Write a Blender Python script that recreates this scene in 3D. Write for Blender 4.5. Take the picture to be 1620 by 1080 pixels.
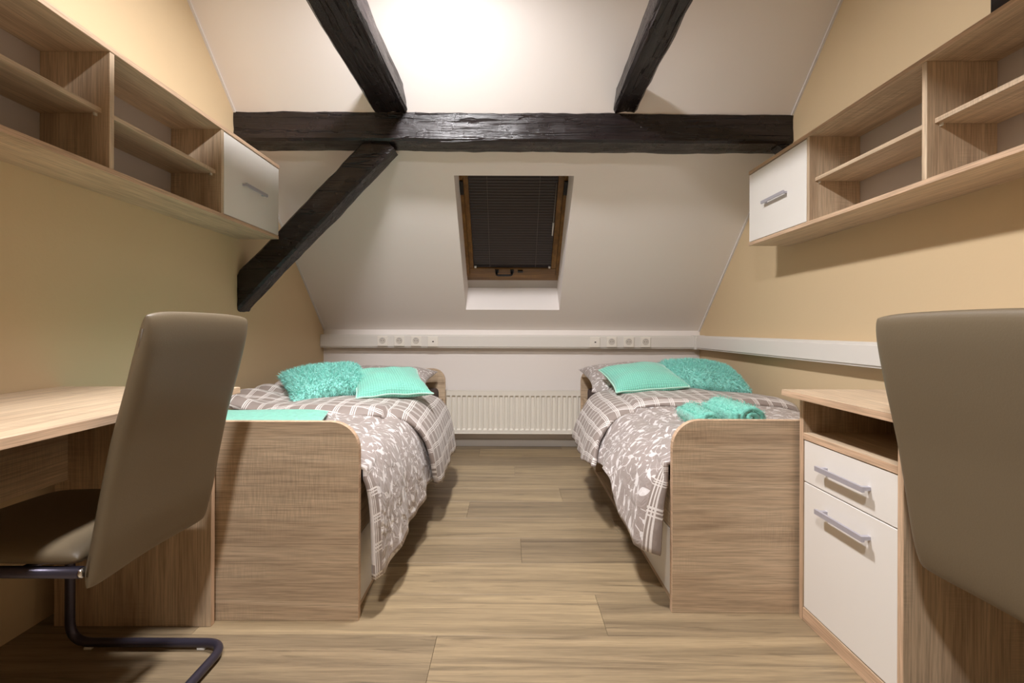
import bpy, bmesh, math, random
from mathutils import Vector, Matrix, Euler, noise
random.seed(7)
for o in list(bpy.data.objects): bpy.data.objects.remove(o)
S = bpy.context.scene
C = S.collection
R = math.radians

# ------------------------------------------------------------ camera
cam = bpy.data.cameras.new('camera'); co = bpy.data.objects.new('camera', cam); C.objects.link(co)
co.location = (0, 0, .97)
co.rotation_mode = 'XYZ'
co.matrix_world = Matrix.Translation((0, 0, .97)) @ Euler((R(90), 0, 0)).to_matrix().to_4x4() @ Matrix.Rotation(R(.22), 4, 'Z')
cam.sensor_width = 36; cam.lens = 36 * 725 / 1620
cam.shift_x = 4 / 1620; cam.shift_y = -20 / 1620
cam.clip_start = .02
S.camera = co
# ------------------------------------------------------------ world (night outside)
w = bpy.data.worlds.new('night'); S.world = w; w.use_nodes = True
w.node_tree.nodes['Background'].inputs[0].default_value = (.012, .014, .02, 1)
w.node_tree.nodes['Background'].inputs[1].default_value = .3
S.view_settings.view_transform = 'Standard'; S.view_settings.look = 'None'
S.view_settings.gamma = 1; S.view_settings.use_curve_mapping = False
S.view_settings.exposure = 0.0
LAMP = 420.0      # radiance of the ceiling lamps' opal discs
LAMPS = ((-.33, 1.58, 1.3), (-.33, -.20, 1.18))

# ------------------------------------------------------------ room numbers
XL, XR, YB, YF, ZC = -1.541, 1.578, 3.80, -3.6, 2.66
TAN = .975; TH = math.atan(TAN); SN, CS = math.sin(TH), math.cos(TH)
ZK = .96
def slope(x, v, wv):          # roof-slope frame: x across, v up the slope, w outwards
    return Vector((x, YB - CS * v + SN * wv, ZK + SN * v + CS * wv))

# ------------------------------------------------------------ materials
def srgb(r, g, b):
    f = lambda c: (c / 255 / 12.92) if c / 255 <= .04045 else ((c / 255 + .055) / 1.055) ** 2.4
    return (f(r), f(g), f(b), 1)
def newmat(name):
    m = bpy.data.materials.new(name); m.use_nodes = True
    return m, m.node_tree, m.node_tree.nodes['Principled BSDF']
def N(nt, t, **k):
    n = nt.nodes.new(t)
    for a, b in k.items(): setattr(n, a, b)
    return n
def setin(n, **k):
    for a, b in k.items(): n.inputs[a.replace('_', ' ')].default_value = b
def math_(nt, op, a, b=None, c=None):
    n = N(nt, 'ShaderNodeMath', operation=op)
    for i, x in enumerate((a, b, c)):
        if x is None: continue
        if isinstance(x, (int, float)): n.inputs[i].default_value = x
        else: nt.links.new(x, n.inputs[i])
    return n.outputs[0]
def mix(nt, f, a, b, blend='MIX'):
    n = N(nt, 'ShaderNodeMix', data_type='RGBA', blend_type=blend)
    for i, x in ((0, f), (6, a), (7, b)):
        if isinstance(x, (int, float, tuple)): n.inputs[i].default_value = x
        else: nt.links.new(x, n.inputs[i])
    return n.outputs[2]
def ramp(nt, fac, stops):
    n = N(nt, 'ShaderNodeValToRGB'); nt.links.new(fac, n.inputs[0])
    e = n.color_ramp.elements
    while len(e) < len(stops): e.new(.5)
    for q, (p, c) in zip(e, stops):
        q.position = p; q.color = c if isinstance(c, tuple) else (c, c, c, 1)
    return n.outputs[0]
def objvec(nt, rand=True, scale=(1, 1, 1)):
    tc = N(nt, 'ShaderNodeTexCoord')
    v = tc.outputs['Object']
    if rand:
        oi = N(nt, 'ShaderNodeObjectInfo')
        ad = N(nt, 'ShaderNodeVectorMath', operation='ADD')
        sc = math_(nt, 'MULTIPLY', oi.outputs['Random'], 37.0)
        cb = N(nt, 'ShaderNodeCombineXYZ')
        for i in range(3): nt.links.new(sc, cb.inputs[i])
        nt.links.new(v, ad.inputs[0]); nt.links.new(cb.outputs[0], ad.inputs[1]); v = ad.outputs[0]
    return scaled(nt, v, scale)
def scaled(nt, v, scale):
    mp = N(nt, 'ShaderNodeVectorMath', operation='MULTIPLY'); nt.links.new(v, mp.inputs[0])
    mp.inputs[1].default_value = scale
    return mp.outputs[0]
def noise_(nt, v, scale=1, detail=3, rough=.5, dist=0):
    n = N(nt, 'ShaderNodeTexNoise'); nt.links.new(v, n.inputs['Vector'])
    setin(n, Scale=scale, Detail=detail, Roughness=rough, Distortion=dist)
    return n.outputs['Fac']
def bump(nt, p, h, strength=.3, dist=.002):
    b = N(nt, 'ShaderNodeBump'); setin(b, Strength=strength, Distance=dist)
    nt.links.new(h, b.inputs['Height']); nt.links.new(b.outputs[0], p.inputs['Normal'])

def plain(name, col, rough=.5, metal=0, bumpscale=0, bs=.2, spec=.5, var=0):
    m, nt, p = newmat(name)
    setin(p, Base_Color=col, Roughness=rough, Metallic=metal)
    p.inputs['Specular IOR Level'].default_value = spec
    if bumpscale or var:
        v = objvec(nt, False); n = noise_(nt, v, bumpscale or 4, 4, .6)
        if bumpscale: bump(nt, p, n, bs, .002)
        if var:
            n2 = noise_(nt, v, 2.2, 4, .6)
            c = tuple(x * (1 - var) for x in col[:3]) + (1,)
            nt.links.new(mix(nt, n2, c, col), p.inputs['Base Color'])
    return m

def wood(name, axis, dark, mid, light, across=15, along=1.1, rough=.5, rand=True, contrast=1.0, saw=.16):
    m, nt, p = newmat(name)
    sc = [across] * 3; sc[axis] = along
    v = objvec(nt, rand)
    g1 = noise_(nt, scaled(nt, v, tuple(sc)), 1, 4, .55, 1.1)
    sf = [230] * 3; sf[axis] = 7
    g2 = noise_(nt, scaled(nt, v, tuple(sf)), 1, 3, .6)
    sx = [16] * 3; sx[axis] = 260
    g3 = noise_(nt, scaled(nt, v, tuple(sx)), 1, 2, .5)
    sm = [3.2] * 3; sm[axis] = 1.3
    mask = noise_(nt, scaled(nt, v, tuple(sm)), 1, 2, .5)
    col = ramp(nt, g1, [(.5 - .30 / contrast, dark), (.5, mid), (.5 + .24 / contrast, light)])
    f2 = ramp(nt, g2, [(.36, .52), (.60, 1.1)])
    col = mix(nt, .55, col, f2, 'MULTIPLY')
    mk = ramp(nt, mask, [(.5, 0.0), (.62, 1.0)])
    f3 = ramp(nt, g3, [(.4, .75), (.6, 1.15)])
    fm = math_(nt, 'MULTIPLY', mk, saw * 3)
    col = mix(nt, fm, col, f3, 'MULTIPLY')
    nt.links.new(col, p.inputs['Base Color'])
    setin(p, Roughness=rough)
    bump(nt, p, g2, .25, .0006)
    return m

OD, OM, OL = srgb(172, 147, 121), srgb(204, 180, 151), srgb(220, 198, 169)
oak = [wood('oak_' + 'xyz'[a], a, OD, OM, OL) for a in range(3)]
edge_oak = wood('oak_edge', 1, srgb(188, 156, 126), srgb(208, 176, 146), srgb(220, 190, 160), saw=.02)
edge_oak_z = wood('oak_edge_z', 2, srgb(188, 156, 126), srgb(208, 176, 146), srgb(220, 190, 160), saw=.02)
white_wall = plain('white_plaster', srgb(240, 233, 228), .85, bumpscale=34, bs=.1)
cream_wall = plain('cream_plaster', srgb(211, 187, 150), .85, bumpscale=90, bs=.25)
caulk = plain('white_caulk', srgb(226, 222, 220), .7)
white_lac = plain('white_laminate', srgb(232, 228, 222), .42, bumpscale=60, bs=.02)
back_hdf = plain('white_back_panel', srgb(196, 188, 184), .6)
duct_m = plain('white_plastic', srgb(226, 221, 214), .38)
socket_m = plain('socket_plastic', srgb(238, 232, 222), .3)
socket_d = plain('socket_recess', srgb(206, 198, 188), .4)
dark_hole = plain('dark_hole', srgb(25, 22, 20), .6)
radi_m = plain('radiator_enamel', srgb(238, 233, 222), .35)
steel = plain('brushed_aluminium', srgb(186, 184, 194), .4, .35)
chrome = plain('chrome', srgb(210, 210, 214), .18, 1)
tube_m = plain('dark_grey_powder_coat', srgb(74, 70, 84), .3, .6)
leather = plain('taupe_leatherette', srgb(106, 93, 73), .46, bumpscale=260, bs=.12)
leather2 = plain('seam_leatherette', srgb(90, 79, 65), .5)
black_m = plain('black_metal', srgb(22, 20, 20), .4)
slat_m = plain('black_slat', srgb(46, 40, 42), .28)
slat_glint = plain('painted_slat_glint', srgb(96, 86, 84), .4)  # paler colour paints the light caught along each slat's lower edge
cord_m = plain('grey_cord', srgb(130, 122, 116), .6)
sheet_m = plain('brown_sheet', srgb(74, 58, 54), .9, bumpscale=40, bs=.3)
grey_lining = plain('grey_lining', srgb(176, 168, 158), .8)
darkbox_m = plain('dark_fabric', srgb(60, 54, 60), .8)
clear_m = plain('clear_pin', srgb(225, 222, 215), .15)

def pine():
    m = wood('varnished_pine', 0, srgb(92, 64, 28), srgb(126, 90, 42), srgb(152, 112, 58), rough=.35)
    return m
pine_x = pine()
pine_y = wood('varnished_pine_rail', 1, srgb(92, 64, 28), srgb(126, 90, 42), srgb(152, 112, 58), rough=.35)

def beam_mat(axis):
    m, nt, p = newmat('black_stained_timber_' + 'xyz'[axis])
    sc = [26] * 3; sc[axis] = 1.6
    v = objvec(nt)
    g = noise_(nt, scaled(nt, v, tuple(sc)), 1, 6, .65, .6)
    g2 = noise_(nt, v, 5, 4, .6)
    nt.links.new(ramp(nt, g, [(.3, srgb(14, 10, 11)), (.7, srgb(38, 29, 30))]), p.inputs['Base Color'])
    nt.links.new(ramp(nt, g2, [(.3, .2), (.7, .36)]), p.inputs['Roughness'])
    sk = [30] * 3; sk[axis] = 1.1
    ck = noise_(nt, scaled(nt, v, tuple(sk)), 1, 2, .5, .4)
    crack = ramp(nt, math_(nt, 'ABSOLUTE', math_(nt, 'SUBTRACT', ck, .56)), [(.0, 0.0), (.022, 1.0)])
    sf = [150] * 3; sf[axis] = 9
    fine = noise_(nt, scaled(nt, v, tuple(sf)), 1, 3, .6)
    h = math_(nt, 'ADD', math_(nt, 'MULTIPLY', g, .8), math_(nt, 'ADD', math_(nt, 'MULTIPLY', crack, .8), math_(nt, 'MULTIPLY', fine, .25)))
    bump(nt, p, math_(nt, 'ADD', h, math_(nt, 'MULTIPLY', noise_(nt, v, 9, 3, .5), .5)), .8, .011)
    return m
beam_x, beam_y = beam_mat(0), beam_mat(1)

def plank_mat():
    m, nt, p = newmat('oak_vinyl_plank')
    v = objvec(nt)
    oi = N(nt, 'ShaderNodeObjectInfo')
    g1 = noise_(nt, scaled(nt, v, (.8, 17, 9)), 1, 6, .62, 1.2)
    g2 = noise_(nt, scaled(nt, v, (9, 260, 50)), 1, 3, .6)
    g3 = noise_(nt, scaled(nt, v, (2.2, 30, 9)), 1, 4, .6, 2.0)
    col = ramp(nt, g1, [(.30, srgb(134, 118, 96)), (.46, srgb(162, 144, 118)), (.60, srgb(182, 162, 132)), (.74, srgb(192, 172, 142))])
    dk = ramp(nt, g3, [(.30, .62), (.42, 1.0)])
    col = mix(nt, .8, col, dk, 'MULTIPLY')
    f2 = ramp(nt, g2, [(.35, .74), (.6, 1.05)])
    col = mix(nt, .6, col, f2, 'MULTIPLY')
    tone = ramp(nt, oi.outputs['Random'], [(0.0, srgb(210, 206, 200)), (1.0, srgb(255, 251, 240))])
    col = mix(nt, 1.0, col, tone, 'MULTIPLY')
    nt.links.new(col, p.inputs['Base Color'])
    setin(p, Roughness=.42)
    bump(nt, p, g2, .2, .0008)
    return m
plank_m = plank_mat()

def uvvec(nt):
    u = N(nt, 'ShaderNodeUVMap'); return u.outputs[0]
def leaf_layer(nt, v, scale, ln, wd, thr, seed):
    """random leaves: one ellipse-with-tip per voronoi cell, each at its own angle"""
    ad = N(nt, 'ShaderNodeVectorMath', operation='ADD'); nt.links.new(v, ad.inputs[0]); ad.inputs[1].default_value = (seed, seed * 1.7, 0)
    vo = N(nt, 'ShaderNodeTexVoronoi', voronoi_dimensions='2D'); setin(vo, Scale=scale, Randomness=.8)
    nt.links.new(ad.outputs[0], vo.inputs['Vector'])
    df = N(nt, 'ShaderNodeVectorMath', operation='SUBTRACT')
    nt.links.new(ad.outputs[0], df.inputs[0]); nt.links.new(vo.outputs['Position'], df.inputs[1])
    sp = N(nt, 'ShaderNodeSeparateColor'); nt.links.new(vo.outputs['Color'], sp.inputs[0])
    ang = math_(nt, 'MULTIPLY', sp.outputs[0], 6.283)
    ro = N(nt, 'ShaderNodeVectorRotate', rotation_type='Z_AXIS')
    nt.links.new(df.outputs[0], ro.inputs['Vector']); nt.links.new(ang, ro.inputs['Angle'])
    sx = N(nt, 'ShaderNodeSeparateXYZ'); nt.links.new(ro.outputs[0], sx.inputs[0])
    x = math_(nt, 'DIVIDE', sx.outputs[0], ln)
    # a leaf: |y| < wd * (1-x^2) * (1+.5x)
    x2 = math_(nt, 'MULTIPLY', x, x)
    half = math_(nt, 'MULTIPLY', math_(nt, 'SUBTRACT', 1.0, x2), math_(nt, 'MULTIPLY_ADD', x, .5 * wd, wd))
    y = math_(nt, 'ABSOLUTE', sx.outputs[1])
    inside = math_(nt, 'LESS_THAN', y, half)
    stem = math_(nt, 'MULTIPLY', math_(nt, 'LESS_THAN', y, .0009), math_(nt, 'LESS_THAN', math_(nt, 'ABSOLUTE', x), 1.9))
    keep = math_(nt, 'GREATER_THAN', sp.outputs[1], thr)
    return math_(nt, 'MULTIPLY', math_(nt, 'MAXIMUM', inside, stem), keep)
def leaf_fabric():
    m, nt, p = newmat('taupe_leaf_print_fabric')
    v = uvvec(nt)
    a = leaf_layer(nt, v, 13, .026, .0095, .25, 0)
    b = leaf_layer(nt, v, 20, .015, .0058, .35, 3.3)
    c = leaf_layer(nt, v, 30, .0075, .004, .5, 7.1)
    vo = N(nt, 'ShaderNodeTexVoronoi', voronoi_dimensions='2D', feature='DISTANCE_TO_EDGE'); setin(vo, Scale=7.0)
    nn = N(nt, 'ShaderNodeTexNoise'); setin(nn, Scale=9.0); nt.links.new(v, nn.inputs['Vector'])
    wr = N(nt, 'ShaderNodeVectorMath', operation='MULTIPLY_ADD'); nt.links.new(nn.outputs['Color'], wr.inputs[0])
    wr.inputs[1].default_value = (.12, .12, 0); nt.links.new(v, wr.inputs[2]); nt.links.new(wr.outputs[0], vo.inputs['Vector'])
    d = math_(nt, 'LESS_THAN', vo.outputs['Distance'], .0065)
    mk = math_(nt, 'MAXIMUM', math_(nt, 'MAXIMUM', a, b), math_(nt, 'MAXIMUM', c, d))
    col = mix(nt, mk, srgb(166, 154, 149), srgb(230, 225, 224))
    nt.links.new(col, p.inputs['Base Color'])
    setin(p, Roughness=.42); p.inputs['Sheen Weight'].default_value = .2
    ob = objvec(nt, False)
    bump(nt, p, noise_(nt, ob, 13, 4, .5, .8), .6, .022)
    return m
def plaid_fabric():
    m, nt, p = newmat('taupe_plaid_fabric')
    v = uvvec(nt)
    nn = N(nt, 'ShaderNodeTexNoise'); setin(nn, Scale=5.0); nt.links.new(v, nn.inputs['Vector'])
    wr = N(nt, 'ShaderNodeVectorMath', operation='MULTIPLY_ADD'); nt.links.new(nn.outputs['Color'], wr.inputs[0])
    wr.inputs[1].default_value = (.02, .02, 0); nt.links.new(v, wr.inputs[2])
    sx = N(nt, 'ShaderNodeSeparateXYZ'); nt.links.new(wr.outputs[0], sx.inputs[0])
    masks = []
    for k, per in ((0, .075), (1, .062)):
        f = math_(nt, 'FRACT', math_(nt, 'DIVIDE', sx.outputs[k], per))
        for lo, hi in ((.02, .09), (.14, .19), (.26, .31)):
            masks.append(math_(nt, 'MULTIPLY', math_(nt, 'GREATER_THAN', f, lo), math_(nt, 'LESS_THAN', f, hi)))
    mk = masks[0]
    for q in masks[1:]: mk = math_(nt, 'MAXIMUM', mk, q)
    col = mix(nt, mk, srgb(150, 137, 130), srgb(228, 222, 218))
    nt.links.new(col, p.inputs['Base Color'])
    setin(p, Roughness=.6); p.inputs['Sheen Weight'].default_value = .2
    bump(nt, p, noise_(nt, objvec(nt, False), 20, 4, .55, .6), .5, .008)
    return m
leaf_m, plaid_m = leaf_fabric(), plaid_fabric()
def velvet(name, col, dots):
    m, nt, p = newmat(name)
    setin(p, Base_Color=col, Roughness=.8); p.inputs['Sheen Weight'].default_value = .6
    p.inputs['Sheen Roughness'].default_value = .4
    if dots:
        vo = N(nt, 'ShaderNodeTexVoronoi', voronoi_dimensions='2D'); setin(vo, Scale=75, Randomness=.05)
        nt.links.new(uvvec(nt), vo.inputs['Vector'])
        h = ramp(nt, vo.outputs['Distance'], [(.1, 1.0), (.5, 0.0)])
        bump(nt, p, h, .6, .004)
        nt.links.new(mix(nt, h, tuple(c * .72 for c in col[:3]) + (1,), col), p.inputs['Base Color'])
    else:
        n = noise_(nt, objvec(nt, False), 55, 5, .7)
        nt.links.new(ramp(nt, n, [(.35, tuple(c * .72 for c in col[:3]) + (1,)), (.62, col)]), p.inputs['Base Color'])
        bump(nt, p, n, .8, .006)
    return m
mint_dots = velvet('mint_dotted_plush', srgb(142, 230, 208), True)
mint_fur = velvet('mint_fur', srgb(158, 236, 224), False)
mint_towel = velvet('mint_fleece', srgb(130, 216, 198), False)
mint_pale = velvet('pale_mint_fleece', srgb(146, 230, 208), False)
mint_pipe = plain('pale_mint_piping', srgb(190, 232, 215), .7)

# ------------------------------------------------------------ object helpers
def link(name, me, mats, parent=None, loc=(0, 0, 0), smooth=False):
    o = bpy.data.objects.new(name, me); C.objects.link(o)
    for m in (mats if isinstance(mats, (list, tuple)) else [mats]): me.materials.append(m)
    o.location = loc
    if parent: o.parent = parent
    if smooth:
        for f in me.polygons: f.use_smooth = True
    return o
def thing(name, label, cat, loc=(0, 0, 0), group=None):
    o = bpy.data.objects.new(name, None); C.objects.link(o); o.location = loc
    o.empty_display_size = .1
    return tag(o, label, cat, group)
def tag(o, label, cat, group=None):
    o['label'] = label; o['category'] = cat
    if group: o['group'] = group
    return o
def struct(o): o['kind'] = 'structure'; return o
def ploc(parent):
    v = Vector((0, 0, 0))
    while parent: v += parent.location; parent = parent.parent
    return v
def box(name, x0, x1, y0, y1, z0, z1, mat, parent=None, bev=.001, seg=1):
    """axis aligned box in world coordinates, origin at its centre"""
    c = Vector(((x0 + x1) / 2, (y0 + y1) / 2, (z0 + z1) / 2))
    bm = bmesh.new(); bmesh.ops.create_cube(bm, size=1)
    bmesh.ops.scale(bm, vec=(abs(x1 - x0), abs(y1 - y0), abs(z1 - z0)), verts=bm.verts)
    if bev: bmesh.ops.bevel(bm, geom=bm.edges[:], offset=bev, segments=seg, affect='EDGES', profile=.5)
    me = bpy.data.meshes.new(name); bm.to_mesh(me); bm.free()
    return link(name, me, mat, parent, c - ploc(parent))
def mesh(name, verts, faces, mat, parent=None, smooth=False, origin=None):
    o = Vector(origin) if origin is not None else sum((Vector(v) for v in verts), Vector()) / len(verts)
    me = bpy.data.meshes.new(name); me.from_pydata([Vector(v) - o for v in verts], [], faces); me.update()
    bm = bmesh.new(); bm.from_mesh(me); bmesh.ops.recalc_face_normals(bm, faces=bm.faces); bm.to_mesh(me); bm.free()
    return link(name, me, mat, parent, o - ploc(parent), smooth)
def prism(name, poly, fn, d0, d1, mat, parent=None, bev=.001):
    """extrude a 2D outline; fn(a, b, d) -> world"""
    n = len(poly)
    vs = [fn(a, b, d0) for a, b in poly] + [fn(a, b, d1) for a, b in poly]
    fs = [list(range(n))[::-1], list(range(n, 2 * n))] + [[i, (i + 1) % n, n + (i + 1) % n, n + i] for i in range(n)]
    o = mesh(name, vs, fs, mat, parent)
    if bev:
        bm = bmesh.new(); bm.from_mesh(o.data)
        es = [e for e in bm.edges if e.is_manifold and e.calc_face_angle(0) > .6]
        bmesh.ops.bevel(bm, geom=es, offset=bev, segments=1, affect='EDGES'); bm.to_mesh(o.data); bm.free()
    return o
def sbox(bmv, x0, x1, v0, v1, w0, w1):
    """box in the slope frame appended to (verts, faces)"""
    vs, fs = bmv; b = len(vs)
    for x in (x0, x1):
        for v in (v0, v1):
            for q in (w0, w1): vs.append(slope(x, v, q))
    for f in ((0, 1, 3, 2), (4, 6, 7, 5), (0, 4, 5, 1), (2, 3, 7, 6), (0, 2, 6, 4), (1, 5, 7, 3)):
        fs.append([b + i for i in f])
def slopebox(name, x0, x1, v0, v1, w0, w1, mat, parent=None):
    vs, fs = [], []; sbox((vs, fs), x0, x1, v0, v1, w0, w1)
    return mesh(name, vs, fs, mat, parent)
def tube(name, pts, r, mat, parent=None, corner=.05, seg=10, cseg=7, closed_caps=True):
    P = [Vector(p) for p in pts]; path = [P[0]]
    for i in range(1, len(P) - 1):
        a, b, c = P[i - 1], P[i], P[i + 1]
        d1, d2 = (a - b), (c - b); k = min(corner, d1.length * .45, d2.length * .45)
        p0, p2 = b + d1.normalized() * k, b + d2.normalized() * k
        for j in range(cseg + 1):
            t = j / cseg; path.append(p0 * (1 - t) ** 2 + b * 2 * t * (1 - t) + p2 * t * t)
    path.append(P[-1])
    vs, fs = [], []; prev = None
    for i, p in enumerate(path):
        tdir = (path[min(i + 1, len(path) - 1)] - path[max(i - 1, 0)]).normalized()
        if prev is None:
            up = Vector((0, 0, 1)) if abs(tdir.z) < .9 else Vector((1, 0, 0))
            n = tdir.cross(up).normalized()
        else: n = (prev - tdir * prev.dot(tdir)).normalized()
        prev = n; b = tdir.cross(n)
        for j in range(seg):
            a = 2 * math.pi * j / seg; vs.append(p + (n * math.cos(a) + b * math.sin(a)) * r)
    for i in range(len(path) - 1):
        for j in range(seg):
            k = (j + 1) % seg; fs.append([i * seg + j, i * seg + k, (i + 1) * seg + k, (i + 1) * seg + j])
    fs.append(list(range(seg))[::-1]); fs.append([(len(path) - 1) * seg + j for j in range(seg)])
    return mesh(name, vs, fs, mat, parent, smooth=True)
def pad(name, fn, T, mat, parent=None, nu=22, nv=22, p=8, pinch=0, uvs=None, round_=0):
    """closed cushion-like solid: fn(u,v)->(point, normal), u,v in -1..1, thickness T fading to the rim"""
    vs, fs, uv = [], [], []
    for side in (1, -1):
        for i in range(nu + 1):
            for j in range(nv + 1):
                u, v = math.sin(math.pi / 2 * (2 * i / nu - 1)) , math.sin(math.pi / 2 * (2 * j / nv - 1))
                pu, pv = u, v
                if pinch:
                    pu = u * (1 - pinch * (1 - v * v) ** 1 * abs(u)); pv = v * (1 - pinch * (1 - u * u) * abs(v))
                if round_:
                    k = round_ * (u * v) ** 6; pu *= 1 - k; pv *= 1 - k
                c, n = fn(pu, pv)
                h = T / 2 * (max(0, 1 - abs(u) ** p) * max(0, 1 - abs(v) ** p)) ** .5
                vs.append(Vector(c) + Vector(n) * side * h); uv.append((u, v))
    M = (nu + 1) * (nv + 1)
    idx = lambda s, i, j: s * M + i * (nv + 1) + j
    for i in range(nu):
        for j in range(nv):
            fs.append([idx(0, i, j), idx(0, i + 1, j), idx(0, i + 1, j + 1), idx(0, i, j + 1)])
            fs.append([idx(1, i, j), idx(1, i, j + 1), idx(1, i + 1, j + 1), idx(1, i + 1, j)])
    o = Vector(sum((v for v in vs), Vector()) / len(vs))
    me = bpy.data.meshes.new(name); me.from_pydata([v - o for v in vs], [], fs); me.update()
    if uvs:
        ul = me.uv_layers.new(name='UVMap')
        for l in me.loops: ul.data[l.index].uv = (uv[l.vertex_index][0] * uvs[0] / 2, uv[l.vertex_index][1] * uvs[1] / 2)
    bm = bmesh.new(); bm.from_mesh(me); bmesh.ops.remove_doubles(bm, verts=bm.verts, dist=1e-5)
    bmesh.ops.recalc_face_normals(bm, faces=bm.faces)
    if bm.calc_volume(signed=True) < 0: bmesh.ops.reverse_faces(bm, faces=bm.faces)
    bm.to_mesh(me); bm.free()
    return link(name, me, mat, parent, o - ploc(parent), True)

# ============================================================ THE ROOM
WX0, WX1, WV0, WV1 = -.346, .395, .2305, 1.365          # skylight opening in the slope
VTOP = (ZC - ZK) / SN
# floor: sub-floor + individual planks
fl = struct(box('floor', XL - .1, XR + .1, YF - .1, YB + .1, -.1, -.004, dark_hole, bev=0))
PW, PL_, row = .225, 1.32, 0
joint = {5: -.225, 6: .316, 7: -.62, 8: .055, 9: .526, 10: -.217, 11: .305, 12: .86, 13: .04, 14: -.62, 15: -.23}
cache = {}
y = 1.225 - 5 * PW - 6 * PW; r = -6
while y < YB:
    y1 = min(y + PW, YB + .005)
    j = joint.get(r, random.uniform(-.6, .6)); x = j
    while x > XL: x -= PL_
    while x < XR:
        a, b = max(x, XL - .01), min(x + PL_, XR + .01)
        if b - a > .01 and y1 > YF:
            key = (round(b - a, 3), round(y1 - y, 3))
            cx, cy = (a + b) / 2, (y + y1) / 2
            if key in cache:
                o = bpy.data.objects.new('plank', cache[key]); C.objects.link(o); o.parent = fl
                o.location = Vector((cx, cy, -.002)) - ploc(fl)
            else:
                o = box('plank', a + .0004, b - .0004, y + .0004, y1 - .0004, -.004, 0, plank_m, fl, bev=.0007); cache[key] = o.data
        x += PL_
    y += PW; r += 1

struct(box('wall_left', XL - .12, XL, YF, YB + .1, 0, ZC + .1, cream_wall, bev=0))
struct(box('wall_right', XR, XR + .12, YF, YB + .1, 0, ZC + .1, cream_wall, bev=0))
struct(box('wall_back', XL, XR, YB, YB + .1, 0, ZK, white_wall, bev=0))
struct(box('wall_front', XL, XR, YF - .12, YF, 0, ZC + .1, cream_wall, bev=0))
# ceiling: flat part and the roof slope with the skylight shaft cut through
vs, fs = [], []
W = .30
sbox((vs, fs), XL, WX0, -.0, VTOP, 0, W); sbox((vs, fs), WX1, XR, 0, VTOP, 0, W)
sbox((vs, fs), WX0, WX1, 0, WV0, 0, W); sbox((vs, fs), WX0, WX1, WV1, VTOP, 0, W)
YT = YB - CS * VTOP
b = len(vs)
for xx in (XL, XR):
    for yy in (YF, YT + .12):
        for zz in (ZC, ZC + .12): vs.append(Vector((xx, yy, zz)))
for f in ((0, 1, 3, 2), (4, 6, 7, 5), (0, 4, 5, 1), (2, 3, 7, 6), (0, 2, 6, 4), (1, 5, 7, 3)): fs.append([b + i for i in f])
ceil = struct(mesh('ceiling', vs, fs, white_wall))
# white caulk beads where slope and side walls meet
for i, (xa, xb) in enumerate(((XL, XL + .012), (XR - .012, XR))):
    struct(slopebox('trim_%d' % (i + 1), xa, xb, .0, VTOP, -.008, .0, caulk))
# baseboard along the back wall
bb = [(0, 0), (.014, 0), (.014, .05), (.009, .058), (0, .06)]
struct(prism('baseboard_back', bb, lambda a, b_, d: (d, YB - a, b_), XL, XR, duct_m, bev=0))

# ------------------------------------------------------------ skylight
win = bpy.data.objects.new('window_1', None); C.objects.link(win); win.location = slope(.025, .85, .27); struct(win)
WF = .265
slopebox('lining_strip', WX0, WX1, WV0, .314, WF, WF + .03, grey_lining, win)
slopebox('frame_rail', WX0, WX1, .314, .372, WF, WF + .06, pine_x, win)
slopebox('frame_rail', WX0, WX1, WV1 - .02, WV1 + .05, WF, WF + .06, pine_x, win)
for a, b_ in ((WX0, WX0 + .024), (WX1 - .024, WX1)):
    slopebox('frame_stile', a, b_, .372, WV1 - .02, WF - .012, WF + .06, pine_y, win)
slopebox('sash_rail', WX0 + .026, WX1 - .026, .376, .441, WF - .008, WF + .045, pine_x, win)
slopebox('sash_rail', WX0 + .026, WX1 - .026, WV1 - .075, WV1 - .022, WF - .004, WF + .045, pine_x, win)
for a, b_ in ((WX0 + .026, WX0 + .058), (WX1 - .064, WX1 - .026)):
    slopebox('sash_stile', a, b_, .441, WV1 - .075, WF - .004, WF + .045, pine_y, win)
gm, nt, p = newmat('window_glass'); setin(p, Base_Color=(.9, .95, .95, 1), Roughness=.02); p.inputs['Transmission Weight'].default_value = 1
slopebox('pane', WX0 + .055, WX1 - .06, .435, WV1 - .07, WF + .03, WF + .036, gm, win)
# grip on the lower rail, latch, pivots
hp = [slope(-.105, .412, WF - .008), slope(-.105, .405, WF - .05), slope(.018, .405, WF - .05), slope(.018, .412, WF - .008)]
tube('window_grip', hp, .0085, black_m, win, corner=.025)
slopebox('grip_mount', -.118, -.088, .398, .432, WF - .014, WF - .006, black_m, win)
slopebox('grip_mount', .004, .034, .398, .432, WF - .014, WF - .006, black_m, win)
slopebox('latch', .065, .105, .408, .424, WF - .02, WF - .006, black_m, win)
for xx in (WX0 + .013, WX1 - .013):
    slopebox('pivot_hinge', xx - .012, xx + .012, 1.10, 1.20, WF - .03, WF - .01, black_m, win)
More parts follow.
